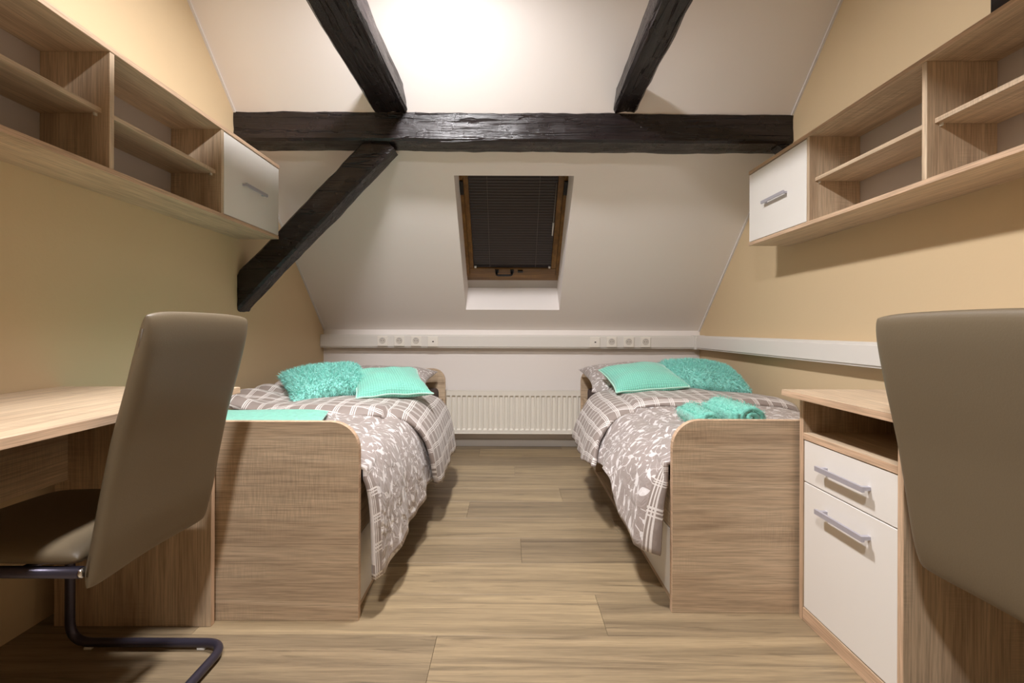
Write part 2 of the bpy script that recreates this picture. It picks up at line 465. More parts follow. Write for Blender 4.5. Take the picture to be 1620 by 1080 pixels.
# blind
bl = thing('window_blind', 'black venetian blind lowered inside the pine skylight', 'blind', slope(.02, .44, WF))
slat_me = None
bx0, bx1 = WX0 + .060, WX1 - .066
v = .462; k = 0
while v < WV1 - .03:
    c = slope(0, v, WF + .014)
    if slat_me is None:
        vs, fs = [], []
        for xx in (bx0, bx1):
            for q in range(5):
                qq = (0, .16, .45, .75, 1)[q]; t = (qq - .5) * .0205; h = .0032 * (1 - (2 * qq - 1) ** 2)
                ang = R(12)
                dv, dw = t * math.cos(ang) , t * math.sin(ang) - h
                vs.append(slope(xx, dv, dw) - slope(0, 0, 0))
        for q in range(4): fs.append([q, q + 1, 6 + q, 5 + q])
        slat_me = bpy.data.meshes.new('slat'); slat_me.from_pydata(vs, [], fs); slat_me.materials.append(slat_m); slat_me.materials.append(slat_glint); slat_me.polygons[0].material_index = 1
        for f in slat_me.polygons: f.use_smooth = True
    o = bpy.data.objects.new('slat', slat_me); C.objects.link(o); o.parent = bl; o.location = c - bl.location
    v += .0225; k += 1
slopebox('bottom_rail', bx0 - .002, bx1 + .002, .443, .455, WF + .002, WF + .016, slat_m, bl)
for xx in (-.158, .205):
    tube('ladder_cord', [slope(xx, .45, WF - .001), slope(xx, WV1 - .03, WF - .001)], .0012, cord_m, bl, seg=5)
for xx in (bx0 + .012, bx1 - .012):
    slopebox('rail_clip', xx - .008, xx + .008, .444, .458, WF - .008, WF + .004, clear_m, bl)
tube('tilt_wand', [slope(.318, .76, WF - .016), slope(.318, 1.18, WF - .016)], .0035, cord_m, bl, seg=6)
tube('wand_grip', [slope(.318, .76, WF - .016), slope(.318, .87, WF - .016)], .006, clear_m, bl, seg=6)

# ------------------------------------------------------------ timbers
def timber(name, A, B, wA, hA, mat, parent=None, up=Vector((0, 0, 1)), amp=.007, n=46, cham=.012, wB=None, seed=0, cut=None):
    """hewn timber: A,B = centre line, width across, height along 'up'"""
    A, B = Vector(A), Vector(B); d = (B - A).normalized(); side = d.cross(up).normalized(); u2 = side.cross(d).normalized()
    wB = wB or wA; prof = []
    def ringpts(wd, ht):
        h, v_ = wd / 2, ht / 2; pts = []
        cs = [(-h, -v_), (h, -v_), (h, v_), (-h, v_)]
        for i in range(4):
            a, b_ = Vector(cs[i]), Vector(cs[(i + 1) % 4]); L = (b_ - a).length; e = (b_ - a) / L
            m = 6
            for j in range(m + 1): pts.append(a + e * (cham + (L - 2 * cham) * j / m))
        return pts
    vs, fs = [], []; ln = (B - A).length
    for i in range(n + 1):
        t = i / n; c = A.lerp(B, t); R_ = ringpts(wA + (wB - wA) * t, hA)
        bow = Vector((noise.noise(Vector((t * 3 + seed, 1.3, 0))), noise.noise(Vector((t * 3, 9.1 + seed, 0)))) ) * amp * (1.2 if parent is None and hA > .15 else .3)
        for q, pt in enumerate(R_):
            a = noise.noise(Vector((t * ln * 5 + seed, pt.x * 14, pt.y * 14))) * amp + noise.noise(Vector((t * ln * 17, pt.x * 40 + seed, pt.y * 40))) * amp * .45
            rr = pt.normalized() * a
            P = c + side * (pt.x + rr.x + bow.x) + u2 * (pt.y + rr.y + bow.y)
            if cut: P = cut(P)
            vs.append(P)
    m = len(R_)
    for i in range(n):
        for j in range(m): k = (j + 1) % m; fs.append([i * m + j, i * m + k, (i + 1) * m + k, (i + 1) * m + j])
    fs.append(list(range(m))[::-1]); fs.append([n * m + j for j in range(m)])
    o = mesh(name, vs, fs, mat, parent)
    bm = bmesh.new(); bm.from_mesh(o.data)
    for f in bm.faces: f.smooth = len(f.verts) == 4
    for e in bm.edges:
        if e.is_manifold and e.calc_face_angle(0) > .45: e.smooth = False
    bm.to_mesh(o.data); bm.free()
    return o
tb = timber('cross_beam', (XL, 2.635, 2.10), (XR, 2.635, 2.093), .17, .165, beam_x, seed=2, n=80)
tag(tb, 'long horizontal black cross beam spanning the room under the sloped ceiling', 'beam')
st = timber('brace_stub', (1.535, 2.62, 2.035), (1.60, 2.62, 1.975), .10, .07, beam_x, tb, n=6, amp=.003, seed=5)
j1 = timber('ceiling_joist', (-.668, 2.60, 2.232), (-.668, YF, 2.232), .187, .115, beam_y, seed=11, n=90)
tag(j1, 'left black ceiling joist, meeting the cross beam above the diagonal brace', 'beam', None)
j2 = timber('ceiling_joist', (.640, 2.60, 2.225), (.44, YF, 2.225), .13, .10, beam_y, seed=23, n=90, amp=.009)
tag(j2, 'right black ceiling joist, meeting the cross beam right of the skylight', 'beam', None)
def cutwall(P):
    if P.x < XL + .002:
        P.x = XL + .002
    return P
bd = (Vector((-1.536, 0, 1.185)) - Vector((-.75, 0, 2.005)))
A = Vector((-.715, 2.655, 2.045)); B = Vector((-1.60, 2.655, 1.115))
br = timber('diagonal_brace', A, B, .130, .148, beam_x, up=Vector((1, 0, -1)), seed=31, n=44, amp=.008, cut=cutwall)
tag(br, 'diagonal black timber brace from the left wall up to the cross beam', 'beam')

# ------------------------------------------------------------ cable ducts & sockets
d1 = thing('cable_duct', 'long white cable duct along the back wall with sockets on it', 'cable duct', (0, 3.76, .81))
box('duct_body', XL, 1.508, 3.735, YB, .812, .920, duct_m, d1, .002)
box('duct_cover', XL, 1.508, 3.728, 3.7355, .822, .910, duct_m, d1, .002)
d2 = thing('cable_duct', 'white cable duct along the right wall above the desk, without sockets', 'cable duct', (1.543, 1.5, .81))
box('duct_body', 1.515, XR, -.6, YB, .812, .920, duct_m, d2, .002)
box('duct_cover', 1.508, 1.5155, -.6, 3.735, .822, .908, duct_m, d2, .002)
box('corner_piece', 1.502, XR, 3.70, YB, .808, .924, duct_m, d2, .002)
def socket(px, z, kind, label, group):
    D = 3.728; x = (px - 806) * D / 725
    t = thing('power_socket' if kind else 'antenna_socket', label, 'socket', (x, D, z), group)
    box('face_plate', x - .041, x + .041, D - .011, D, z - .041, z + .041, socket_m, t, .003, 2)
    if kind:
        n = 20; vs, fs = [], []
        for rr, yy in ((.026, -.0115), (.024, -.014), (.021, -.0115), (.0205, -.0112)):
            for i in range(n): a = i * 2 * math.pi / n; vs.append((x + rr * math.cos(a), D + yy, z + .003 + rr * math.sin(a)))
        for k in range(3):
            for i in range(n): fs.append([k * n + i, k * n + (i + 1) % n, (k + 1) * n + (i + 1) % n, (k + 1) * n + i])
        fs.append([3 * n + i for i in range(n)])
        mesh('socket_well', vs, fs, [socket_d], t)
        for sx in (-1, 1):
            mesh('pin_hole', [(x + sx * .0095 + .003 * math.cos(i * .785), D - .0118, z + .003 + .003 * math.sin(i * .785)) for i in range(8)], [list(range(8))], dark_hole, t)
        box('earth_clip', x - .004, x + .004, D - .0135, D - .0115, z + .018, z + .025, steel, t, 0)
    else:
        box('centre_insert', x - .028, x + .028, D - .0125, D - .011, z - .028, z + .028, socket_m, t, .001)
        box('jack_hole', x - .004, x + .009, D - .0135, D - .0124, z - .005, z + .004, dark_hole, t, 0)
for k, px in enumerate((605.5, 632, 658.5)):
    socket(px, .868, 1, ['leftmost power socket of the left group on the back duct', 'middle power socket of the left group on the back duct', 'third power socket of the left group, next to the small antenna socket'][k], 'power sockets on the cable duct')
socket(685, .865, 0, 'white antenna socket with small dark hole, right end of left group', 'antenna sockets on the cable duct')
socket(941, .865, 0, 'white antenna socket with small dark hole, left end of right group', 'antenna sockets on the cable duct')
for k, px in enumerate((967.5, 994.5, 1021)):
    socket(px, .866, 1, ['first power socket of the right group, next to the antenna socket', 'middle power socket of the right group on the back duct', 'rightmost power socket on the back duct, above the right bed'][k], 'power sockets on the cable duct')

# ------------------------------------------------------------ radiator
rd = thing('radiator', 'white ribbed panel radiator under the duct between the two beds', 'radiator', (.02, 3.70, .12))
rx0, rx1, rz0, rz1, ry = -.60, .64, .135, .470, 3.665
prof = []      # front panel cross-section in x with pressed ribs
pitch = .0422; nr = int((rx1 - rx0) / pitch)
cols = []
for i in range(nr):
    b0 = rx0 + i * pitch
    for f, dpt in ((0, 0), (.30, 0), (.38, 1), (.92, 1), (1.0, 0)):
        cols.append((b0 + f * pitch, dpt))
rows = [(rz0, 0), (rz0 + .024, 0), (rz0 + .034, 1), (rz1 - .046, 1), (rz1 - .034, 0), (rz1, 0)]
vs = [(x, ry + .015 * d * q, z) for x, d in cols for z, q in rows]; fs = []
m = len(rows)
for i in range(len(cols) - 1):
    for j in range(m - 1): fs.append([i * m + j, (i + 1) * m + j, (i + 1) * m + j + 1, i * m + j + 1])
mesh('front_panel', vs, fs, radi_m, rd)
box('rear_panel', rx0, rx1, ry + .045, ry + .055, rz0, rz1 - .01, radi_m, rd)
box('side_cover', rx0 - .004, rx0, ry, ry + .06, rz0, rz1 + .004, radi_m, rd)
box('side_cover', rx1, rx1 + .004, ry, ry + .06, rz0, rz1 + .004, radi_m, rd)
box('bottom_lip', rx0, rx1, ry - .002, ry + .012, rz0 - .006, rz0 + .002, radi_m, rd)
vs, fs = [], []
def addbox(vs, fs, x0, x1, y0, y1, z0, z1):
    b = len(vs)
    for x in (x0, x1):
        for y_ in (y0, y1):
            for z in (z0, z1): vs.append((x, y_, z))
    for f in ((0, 1, 3, 2), (4, 6, 7, 5), (0, 4, 5, 1), (2, 3, 7, 6), (0, 2, 6, 4), (1, 5, 7, 3)): fs.append([b + i for i in f])
x = rx0
while x < rx1: addbox(vs, fs, x, x + .004, ry + .004, ry + .054, rz1 - .001, rz1 + .004); x += .0095
addbox(vs, fs, rx0, rx1, ry - .001, ry + .004, rz1 - .001, rz1 + .004); addbox(vs, fs, rx0, rx1, ry + .052, ry + .057, rz1 - .001, rz1 + .004)
g = mesh('top_grille', vs, fs, radi_m, rd); g['kind'] = 'stuff'
for xx in (rx0 + .2, rx1 - .2): box('wall_bracket', xx - .012, xx + .012, ry + .055, YB, rz0 + .05, rz1 - .05, radi_m, rd)

# ------------------------------------------------------------ beds
def arc(cx, cz, r, a0, a1, n=8):
    return [(cx + r * math.cos(R(a0 + (a1 - a0) * i / n)), cz + r * math.sin(R(a0 + (a1 - a0) * i / n))) for i in range(n + 1)]
def handle_bar(name, a, b, off, mat, parent):
    """flat bar handle with two feet; a->b along the door, off = vector away from the door"""
    a, b, off = Vector(a), Vector(b), Vector(off)
    e = (b - a).normalized(); upv = Vector((0, 0, 1))
    g = []
    def bx(c0, c1, o0, o1, h):
        vs = [c + off.normalized() * oo + upv * hh for c in (c0, c1) for oo in (o0, o1) for hh in (-h, h)]
        return vs, [[0, 1, 3, 2], [4, 6, 7, 5], [0, 4, 5, 1], [2, 3, 7, 6], [0, 2, 6, 4], [1, 5, 7, 3]]
    L = off.length; V, F = [], []
    for (c0, c1, o0, o1, h) in ((a, b, L - .008, L, .0075), (a + e * .006, a + e * .018, 0, L - .004, .005), (b - e * .018, b - e * .006, 0, L - .004, .005)):
        vs, fs = bx(c0, c1, o0, o1, h); k = len(V); V += vs; F += [[k + i for i in f] for f in fs]
    return mesh(name, V, F, mat, parent)

def bed(s, xw, xi, y0, y1, label):
    """s=+1: inner side towards +X (left bed); xw wall side, xi inner side"""
    t = thing('single_bed', label, 'bed', ((xw + xi) / 2, (y0 + y1) / 2, 0))
    H, r = .66, .095
    lo, hi = min(xw, xi), max(xw, xi)
    if s > 0: pl = [(xw, 0), (xi, 0)] + arc(xi - r, H - r, r, 0, 90) + [(xw, H)]
    else: pl = [(xi, 0), (xw, 0), (xw, H)] + arc(xi + r, H - r, r, 90, 180)
    for nm, ya in (('footboard', y0), ('headboard', y1 - .022)):
        o = prism(nm, pl, lambda a, b_, d: (a, d, b_), ya, ya + .022, [oak[0], edge_oak], t)
        for f in o.data.polygons:
            if abs(f.normal.y) < .9: f.material_index = 1
    xs = xi - s * .016                # face of the side
    f = lambda a, b_: (min(a, b_), max(a, b_))
    ya, yb = y0 + .022, y1 - .022
    x0, x1 = f(xs, xs - s * .02); box('side_rail', x0, x1, ya, yb, .262, .43, oak[1], t)
    x0, x1 = f(xw, xw + s * .02); box('wall_side_rail', x0, x1, ya, yb, 0.01, .43, oak[1], t)
    x0, x1 = f(xs - s * .004, xw + s * .02); box('base_board', x0, x1, ya, yb, .0, .02, oak[1], t)
    box('slatted_base', x0, x1, ya, yb, .30, .318, oak[1], t)
    L = yb - ya; dl = .50
    for (a, b_) in ((ya, ya + dl), (yb - dl, yb)):
        x0, x1 = f(xs - s * .001, xs - s * .018)
        dr = box('drawer_front', x0, x1, a + .003, b_ - .003, .022, .258, white_lac, t, .0015)
        xx0, xx1 = f(xs - s * .02, xs - s * .6); box('drawer_box', xx0, xx1, a + .02, b_ - .02, .03, .2, oak[1], t)
    x0, x1 = f(xs - s * .004, xs - s * .42)
    box('niche_side', x0, x1, ya + dl, ya + dl + .016, .02, .262, oak[2], t)
    box('niche_side', x0, x1, yb - dl - .016, yb - dl, .02, .262, oak[2], t)
    box('niche_divider', x0, x1, (ya + yb) / 2 - .008, (ya + yb) / 2 + .008, .02, .262, oak[2], t)
    x0, x1 = f(xs - s * .42, xs - s * .43); box('niche_back', x0, x1, ya + dl, yb - dl, .02, .262, oak[1], t)
    return t
BL = dict(s=1, xw=-1.452, xi=-.497, y0=1.519, y1=3.575)
BR = dict(s=-1, xw=1.515, xi=.560, y0=1.570, y1=3.600)
bed(label='left oak bed with rounded headboard, white drawers and dark side in shade', **BL)
bed(label='right oak bed with rounded headboard and open niche between white drawers', **BR)
def mattress(s, xw, xi, y0, y1, label):
    xa, xb = sorted((xw + s * .025, xi - s * .045))
    m = box('mattress', xa, xb, y0 + .03, y1 - .03, .318, .515, sheet_m, None, .03, 4)
    for f_ in m.data.polygons: f_.use_smooth = True
    tag(m, label, 'mattress')
mattress(label='mattress in brown sheet under the left duvet', **BL)
mattress(label='dark brown mattress of the right bed, its corner showing below the pillow', **BR)

# ------------------------------------------------------------ duvets
def lerp_tab(tab, y):
    if y <= tab[0][0]: return tab[0][1]
    for (a, va), (b, vb) in zip(tab, tab[1:]):
        if y <= b:
            t = (y - a) / (b - a); t = t * t * (3 - 2 * t); return va + (vb - va) * t
    return tab[-1][1]
def bez(a, b, c, d, t):
    return tuple((1 - t) ** 3 * a[i] + 3 * t * (1 - t) ** 2 * b[i] + 3 * t * t * (1 - t) * c[i] + t ** 3 * d[i] for i in range(2))
def drape(name, B, ya, yb, hem, out, lift, mats, parent, seed, near_skew=None, edge_puff=.012, wall_gap=.012, far_skew=None, split=None, rim=.016, amp=1.0, fold=0, wallbump=0):
    s, xw, xi = B['s'], B['xw'], B['xi']; Wd = abs(xi - xw)
    NV, NT, NQ = 90, 34, 34
    grid, uv = [], []
    for i in range(NV + 1):
        tv = i / NV; rowp, rowu = [], []
        for j in range(NT + NQ + 1):
            if j <= NT: frac = j / NT; sa = wall_gap + (Wd - .10 - wall_gap) * frac; q = None; cross = sa / Wd
            else: q = (j - NT) / NQ; cross = 1 + .6 * q
            y0_ = ya + (near_skew(cross) if near_skew else 0); y1_ = yb + (far_skew(cross) if far_skew else 0)
            y = y0_ + (y1_ - y0_) * tv
            puff = .030 * math.sin(math.pi * min(1, max(0, (cross)))) ** .6
            zt = .535 + lift + puff
            zt += amp * (.016 * noise.noise(Vector((cross * 3.2 + seed, y * 3.0, 0))) + .009 * noise.noise(Vector((cross * 8 + seed, y * 6.5, 3))))
            if wallbump: zt += wallbump * math.exp(-((cross - .12) / .13) ** 2) * (1 + .5 * math.sin(y * 30))
            e = min((y - y0_), (y1_ - y)) ; zt -= edge_puff * max(0, 1 - e / .05) ** 2
            if q is None:
                ax, az = sa, zt
                if sa < .10: az -= .02 * (1 - sa / .10) ** 2
            else:
                h, o_ = lerp_tab(hem, y), lerp_tab(out, y)
                a0 = Wd - .10
                zt2 = zt
                P0, P1, P2, P3 = (a0, zt2), (Wd + .045 + lift, zt2 + .006), (Wd + o_ * .75 + lift, zt2 - .14), (Wd + o_ + lift * .6, h)
                ax, az = bez(P0, P1, P2, P3, q)
                k = q * q
                ax += amp * k * (.022 * noise.noise(Vector((y * 6.5 + seed, q * .8, 5))) + .012 * noise.noise(Vector((y * 15 + seed, q * 1.4, 8))))
                y += amp * k * .02 * noise.noise(Vector((y * 5, q * 2, seed + 2)))
                ax -= .075 * q ** .8 * max(0, 1 - tv / .03) * fold
                ax = max(ax, Wd + .004) if az < .50 else ax
            rowp.append(Vector((xw + s * ax, y, az)))
            rowu.append((cross * Wd, y))
        grid.append(rowp); uv.append(rowu)
    # arc-length u for even pattern
    nj = NT + NQ + 1; us = [0]
    mid = grid[NV // 2]
    for j in range(1, nj): us.append(us[-1] + (mid[j] - mid[j - 1]).length)
    vs = [p for r_ in grid for p in r_]; fs = []
    for i in range(NV):
        for j in range(nj - 1): fs.append([i * nj + j, i * nj + j + 1, (i + 1) * nj + j + 1, (i + 1) * nj + j] if s > 0 else [(i + 1) * nj + j, (i + 1) * nj + j + 1, i * nj + j + 1, i * nj + j])
    me = bpy.data.meshes.new(name)
    o0 = Vector(((xw + xi) / 2, (ya + yb) / 2, .5))
    me.from_pydata([v_ - o0 for v_ in vs], [], fs); me.update()
    ul = me.uv_layers.new(name='UVMap')
    for l in me.loops:
        i, j = divmod(l.vertex_index, nj); ul.data[l.index].uv = (us[j], vs[l.vertex_index].y)
    if s > 0: pass
    o = link(name, me, mats, parent, o0 - ploc(parent), True)
    if split:
        for f in me.polygons:
            i, j = divmod(min(f.vertices), nj)
            if split(i / NV, j, NT, NQ): f.material_index = 1
    md = o.modifiers.new('thick', 'SOLIDIFY'); md.thickness = rim; md.offset = 1; md.use_even_offset = False
    if len(mats) > 1: md.material_offset = 1; md.material_offset_rim = 1
    return o
# left duvet
dl = thing('duvet', 'leaf-print grey duvet with plaid turned-down band on the left bed', 'duvet', (-.97, 2.3, .5))
drape('cover', BL, 1.545, 2.9, [(1.55, .125), (1.8, .16), (2.3, .21), (2.9, .22)], [(1.55, .055), (1.8, .075), (2.2, .10), (2.9, .10)], .0, [leaf_m, plaid_m], dl, 3.1,
      split=lambda tv, j, NT, NQ: tv < .018 and j > NT + 10, edge_puff=.0, fold=.3)
drape('turned_band', BL, 2.06, 2.88, [(2.1, .27), (2.3, .20), (2.7, .225), (3.1, .25)], [(2.1, .105), (2.4, .125), (3.0, .115)], .030, [plaid_m], dl, 8.4,
      near_skew=lambda c: (.05 * math.sin(c * 7) + .04 * c + (.30 * (c - 1) if c > 1 else 0)), far_skew=lambda c: (.1 * max(0, c - .8)), edge_puff=.026, rim=.022, wallbump=.035)
# right duvet
dr = thing('duvet', 'leaf-print grey duvet with plaid turned-down band on the right bed', 'duvet', (1.04, 2.4, .5))
drape('cover', BR, 1.597, 3.0, [(1.60, .19), (1.72, .24), (1.95, .36), (2.2, .33), (3.0, .30)], [(1.6, .10), (1.9, .13), (2.3, .12), (3.0, .10)], .0, [leaf_m, plaid_m], dr, 13.7,
      split=lambda tv, j, NT, NQ: tv < .02 and j > NT + 8, edge_puff=.0, fold=1)
drape('turned_band', BR, 2.36, 3.02, [(2.2, .32), (2.4, .29), (2.8, .31), (3.2, .33)], [(2.2, .14), (2.6, .14), (3.0, .125)], .028, [plaid_m], dr, 21.9,
      near_skew=lambda c: (.03 * math.sin(c * 6 + 1) - .22 * max(0, c - .8)), far_skew=lambda c: -.32 * max(0, c - .82), edge_puff=.026, rim=.022)

# ------------------------------------------------------------ cushions & pillows
def cushion(name, label, cat, c, size, T, rot, mat, fur=None, piping=None, p=2.4, pinch=.10, sag=0, group=None, seed=0, furn=14000, furl=.022):
    M = Matrix.Translation(c) @ Euler((R(rot[0]), R(rot[1]), 0), 'XYZ').to_matrix().to_4x4() @ Matrix.Rotation(R(rot[2]), 4, 'Z')
    def fn(u, v):
        wob = .012 * noise.noise(Vector((u * 2 + seed, v * 2, 1)))
        P = M @ Vector((u * size[0] / 2, v * size[1] / 2, wob - sag * (u * u) + .0))
        n = (M.to_3x3() @ Vector((0, 0, 1))).normalized()
        return P, n
    o = pad(name, fn, T, mat, None, 30, 30, p, pinch, (size[0], size[1]))
    tag(o, label, cat, group)
    if fur:
        me = o.data; rnd = random.Random(seed); V, F = [], []
        polys = [f for f in me.polygons]; areas = [f.area for f in polys]
        for f in rnd.choices(polys, areas, k=furn):
            a, b, cc = (me.vertices[i].co for i in (f.vertices[0], f.vertices[1], f.vertices[2]))
            d = me.vertices[f.vertices[-1]].co
            u, v = rnd.random(), rnd.random()
            P = a.lerp(b, u).lerp(d.lerp(cc, u), v)
            n = f.normal
            dirn = (n + Vector((rnd.uniform(-.7, .7), rnd.uniform(-.7, .7), rnd.uniform(-.9, .3)))).normalized()
            sd = dirn.cross(Vector((rnd.uniform(-1, 1), rnd.uniform(-1, 1), rnd.uniform(-1, 1)))).normalized() * .0019
            L = furl * rnd.uniform(.6, 1.2); k = len(V)
            V += [P - sd, P + sd, P + dirn * L]; F.append([k, k + 1, k + 2])
        fm = bpy.data.meshes.new('fur'); fm.from_pydata(V, [], F); fm.materials.append(fur)
        fo = bpy.data.objects.new('fur', fm); C.objects.link(fo); fo.parent = o; fo['kind'] = 'stuff'
    if piping:
        pts = []
        def ed(u, v):
            pu = u * (1 - pinch * (1 - v * v) * abs(u)); pv = v * (1 - pinch * (1 - u * u) * abs(v)); return fn(pu, pv)[0]
        n = 16
        for i in range(n): pts.append(ed(-1 + 2 * i / n, -1))
        for i in range(n): pts.append(ed(1, -1 + 2 * i / n))
        for i in range(n): pts.append(ed(1 - 2 * i / n, 1))
        for i in range(n + 1): pts.append(ed(-1, 1 - 2 * i / n))
        tube('piping', pts, .0045, piping, o, corner=.004, seg=6, cseg=1)
    return o
# pillows
cushion('pillow', 'leaf-print pillow at the head of the left bed, mostly behind mint cushions', 'pillow', (-.93, 3.20, .605), (.78, .55), .17, (8, 0, 0), leaf_m, seed=2)
cushion('pillow', 'leaf-print pillow at the head of the right bed, its ruffled edge overhanging', 'pillow', (.93, 3.24, .625), (.80, .56), .19, (10, -2, 0), leaf_m, seed=5)
# left bed cushions
cushion('fluffy_cushion', 'fluffy mint cushion near the left wall on the left bed', 'cushion', (-1.0, 2.54, .672), (.44, .44), .15, (13, 3, 35), mint_fur, fur=mint_fur, seed=9, group=None)
cushion('dotted_cushion', 'mint dotted plush cushion with pale piping, right one on the left bed', 'cushion', (-.67, 2.56, .668), (.40, .40), .12, (13, 6, 26), mint_dots, piping=mint_pipe, seed=12)
# right bed cushions
cushion('dotted_cushion', 'mint dotted plush cushion with shiny corner, left one on the right bed', 'cushion', (.82, 2.84, .668), (.44, .38), .15, (15, -3, 4), mint_dots, piping=mint_pipe, seed=15)
cushion('fluffy_cushion', 'fluffy mint cushion near the yellow wall on the right bed', 'cushion', (1.22, 2.90, .672), (.46, .40), .16, (15, 3, -6), mint_fur, fur=mint_fur, seed=19)

# towels
def roll(label, c, r, L, seed, rotz=0):
    """fleece towel rolled up, axis along Y: a spiral sheet"""
    turns, th = 2.4, .026; n = 90; vs, fs = [], []
    ringi, ringo = [], []
    for i in range(n + 1):
        t = i / n; a = R(-60) - t * turns * 2 * math.pi; rr = r * (.16 + .84 * t ** .8) - th / 2
        for k, q in enumerate((rr - th * .42, rr + th * .42)):
            (ringi if k == 0 else ringo).append((q * math.cos(a), q * .86 * math.sin(a)))
    prof = ringi + ringo[::-1]; m = len(prof)
    M = Matrix.Translation(c) @ Matrix.Rotation(R(rotz), 4, 'Z')
    NS = 10
    for k in range(NS + 1):
        yy = -L / 2 + L * k / NS; e = .93 if k in (0, NS) else 1
        for (a, b) in prof: vs.append(M @ Vector((a * e, yy, b * e)))
    for k in range(NS):
        for i in range(m): j = (i + 1) % m; fs.append([k * m + i, k * m + j, (k + 1) * m + j, (k + 1) * m + i])
    for k in (0, NS):
        for i in range(n): fs.append([k * m + i, k * m + i + 1, k * m + m - 2 - i, k * m + m - 1 - i])
    o = mesh('rolled_towel', vs, fs, mint_towel, None, True)
    tag(o, label, 'towel', 'rolled mint towels')
    me = o.data; rnd = random.Random(seed); V, F = [], []
    for f in rnd.choices(list(me.polygons), [f.area for f in me.polygons], k=6000):
        P = f.center + Vector((rnd.uniform(-1, 1), rnd.uniform(-1, 1), rnd.uniform(-1, 1))) * .008
        dn = (f.normal + Vector((rnd.uniform(-.8, .8), rnd.uniform(-.8, .8), rnd.uniform(-.8, .8)))).normalized()
        sd = dn.cross(Vector((rnd.uniform(-1, 1), rnd.uniform(-1, 1), rnd.uniform(-1, 1)))).normalized() * .0012; k = len(V)
        V += [P - sd, P + sd, P + dn * .006]; F.append([k, k + 1, k + 2])
    fm = bpy.data.meshes.new('pile'); fm.from_pydata(V, [], F); fm.materials.append(mint_towel)
    fo = bpy.data.objects.new('pile', fm); C.objects.link(fo); fo.parent = o; fo['kind'] = 'stuff'
roll('rolled mint fleece towel, the lower left one of two on the right bed', (.745, 1.80, .632), .056, .24, 3, -3)
roll('rolled mint fleece towel, the taller right one of two on the right bed', (.872, 1.79, .648), .070, .26, 4, 3)
# folded towel on left bed
def foldfn(u, v):
    x = -1.07 + u * (.33 - .05 * v); y = 1.80 + v * .19 + .02 * u
    return Vector((x, y, .606 + .004 * noise.noise(Vector((u * 3, v * 3, 0))))), Vector((0, 0, 1))
fo = pad('folded_towel', foldfn, .035, mint_pale, None, 26, 26, 6)
tag(fo, 'pale mint folded towel lying behind the footboard of the left bed', 'towel')

# ------------------------------------------------------------ wall shelves
def wall_shelf(s, xw, z0, yend, label, door_label=None):
    """s=+1 on left wall (protrudes to +X)"""
    dep, H, t = .235, .417, .018
    xf = xw + s * dep; L = 1.68 + .0
    y1 = yend; y0 = yend - L
    th = thing('wall_shelf', label, 'shelf', (xw + s * dep / 2, (y0 + y1) / 2, z0))
    f = lambda a, b_: (min(a, b_), max(a, b_))
    X0, X1 = f(xw, xf)
    def bd(n, *a, **k):
        o = box(n, *a, **k); return o
    for nm, za in (('top_board', z0 + H - t), ('bottom_board', z0)):
        bd(nm, X0, X1, y0, y1, za, za + t, oak[1], th)
        a, b_ = f(xf, xf + s * .0008); bd('edge_band', a, b_, y0, y1, za + .0006, za + t - .0006, edge_oak, th, bev=0)
    a, b_ = f(xw, xw + s * .004); bd('back_panel', a, b_, y0 + .004, y1 - .018, z0 + t, z0 + H - t, back_hdf, th, bev=0)
    za, zb = z0 + t, z0 + H - t
    ys = [y1 - .02 - .001, y1 - .518, y1 - 1.098, y0 + .001]
    for i, yy in enumerate(ys):
        xe = xf - s * (.022 if i == 0 else .002)
        a, b_ = f(xw + s * .004, xe); bd('upright', a, b_, yy, yy + .018, za, zb, oak[2], th)
    # door
    a, b_ = f(xf - s * .020, xf - s * .002); bd('door', a, b_, y1 - .497, y1 - .003, za + .003, zb - .004, white_lac, th, bev=.0015)
    h = handle_bar('handle', (xf - s * .002, y1 - .36, z0 + .198), (xf - s * .002, y1 - .165, z0 + .198), (s * .026, 0, 0), steel, [o for o in th.children if o.name.startswith('door')][0])
    # inner shelves + pins
    zs = z0 + .205
    for (ya, yb) in ((y1 - 1.08, y1 - .518), (y0 + .019, y1 - 1.098)):
        a, b_ = f(xw + s * .005, xf - s * .027); sh = bd('inner_shelf', a, b_, ya + .001, yb - .001, zs - .008, zs + .008, oak[1], th)
        for yy in (ya, yb):
            q = -1 if yy == yb else 1
            bx_ = box('shelf_pin', xf - s * .045 - .003, xf - s * .045 + .003, min(yy, yy + q * .01), max(yy, yy + q * .01), zs - .017, zs - .008, clear_m, sh, bev=0)
    return th
wall_shelf(1, XL, 1.471, 2.594, 'oak wall shelf with white end door, hung on the left wall')
wall_shelf(-1, XR, 1.441, 2.578, 'oak wall shelf with white end door, hung on the right wall')
db = box('storage_box', 1.46, 1.57, .95, 1.40, 1.8585, 2.10, darkbox_m, None, .01, 3)
tag(db, 'dark box on top of the right wall shelf, only its corner in view', 'box')

# ------------------------------------------------------------ desks
ZT, TT = .767, .022
def desk(s, xw, xf, yfar, ynear, label):
    t = thing('desk', label, 'desk', ((xw + xf) / 2, (yfar + ynear) / 2, 0))
    f = lambda a, b_: (min(a, b_), max(a, b_))
    a, b_ = f(xw + s * .002, xf); box('desktop', a, b_, ynear, yfar, ZT - TT, ZT, oak[1], t, .0015)
    a, b_ = f(xf, xf + s * .0008); box('edge_band', a, b_, ynear, yfar, ZT - TT + .001, ZT - .001, edge_oak, t, 0)
    return t
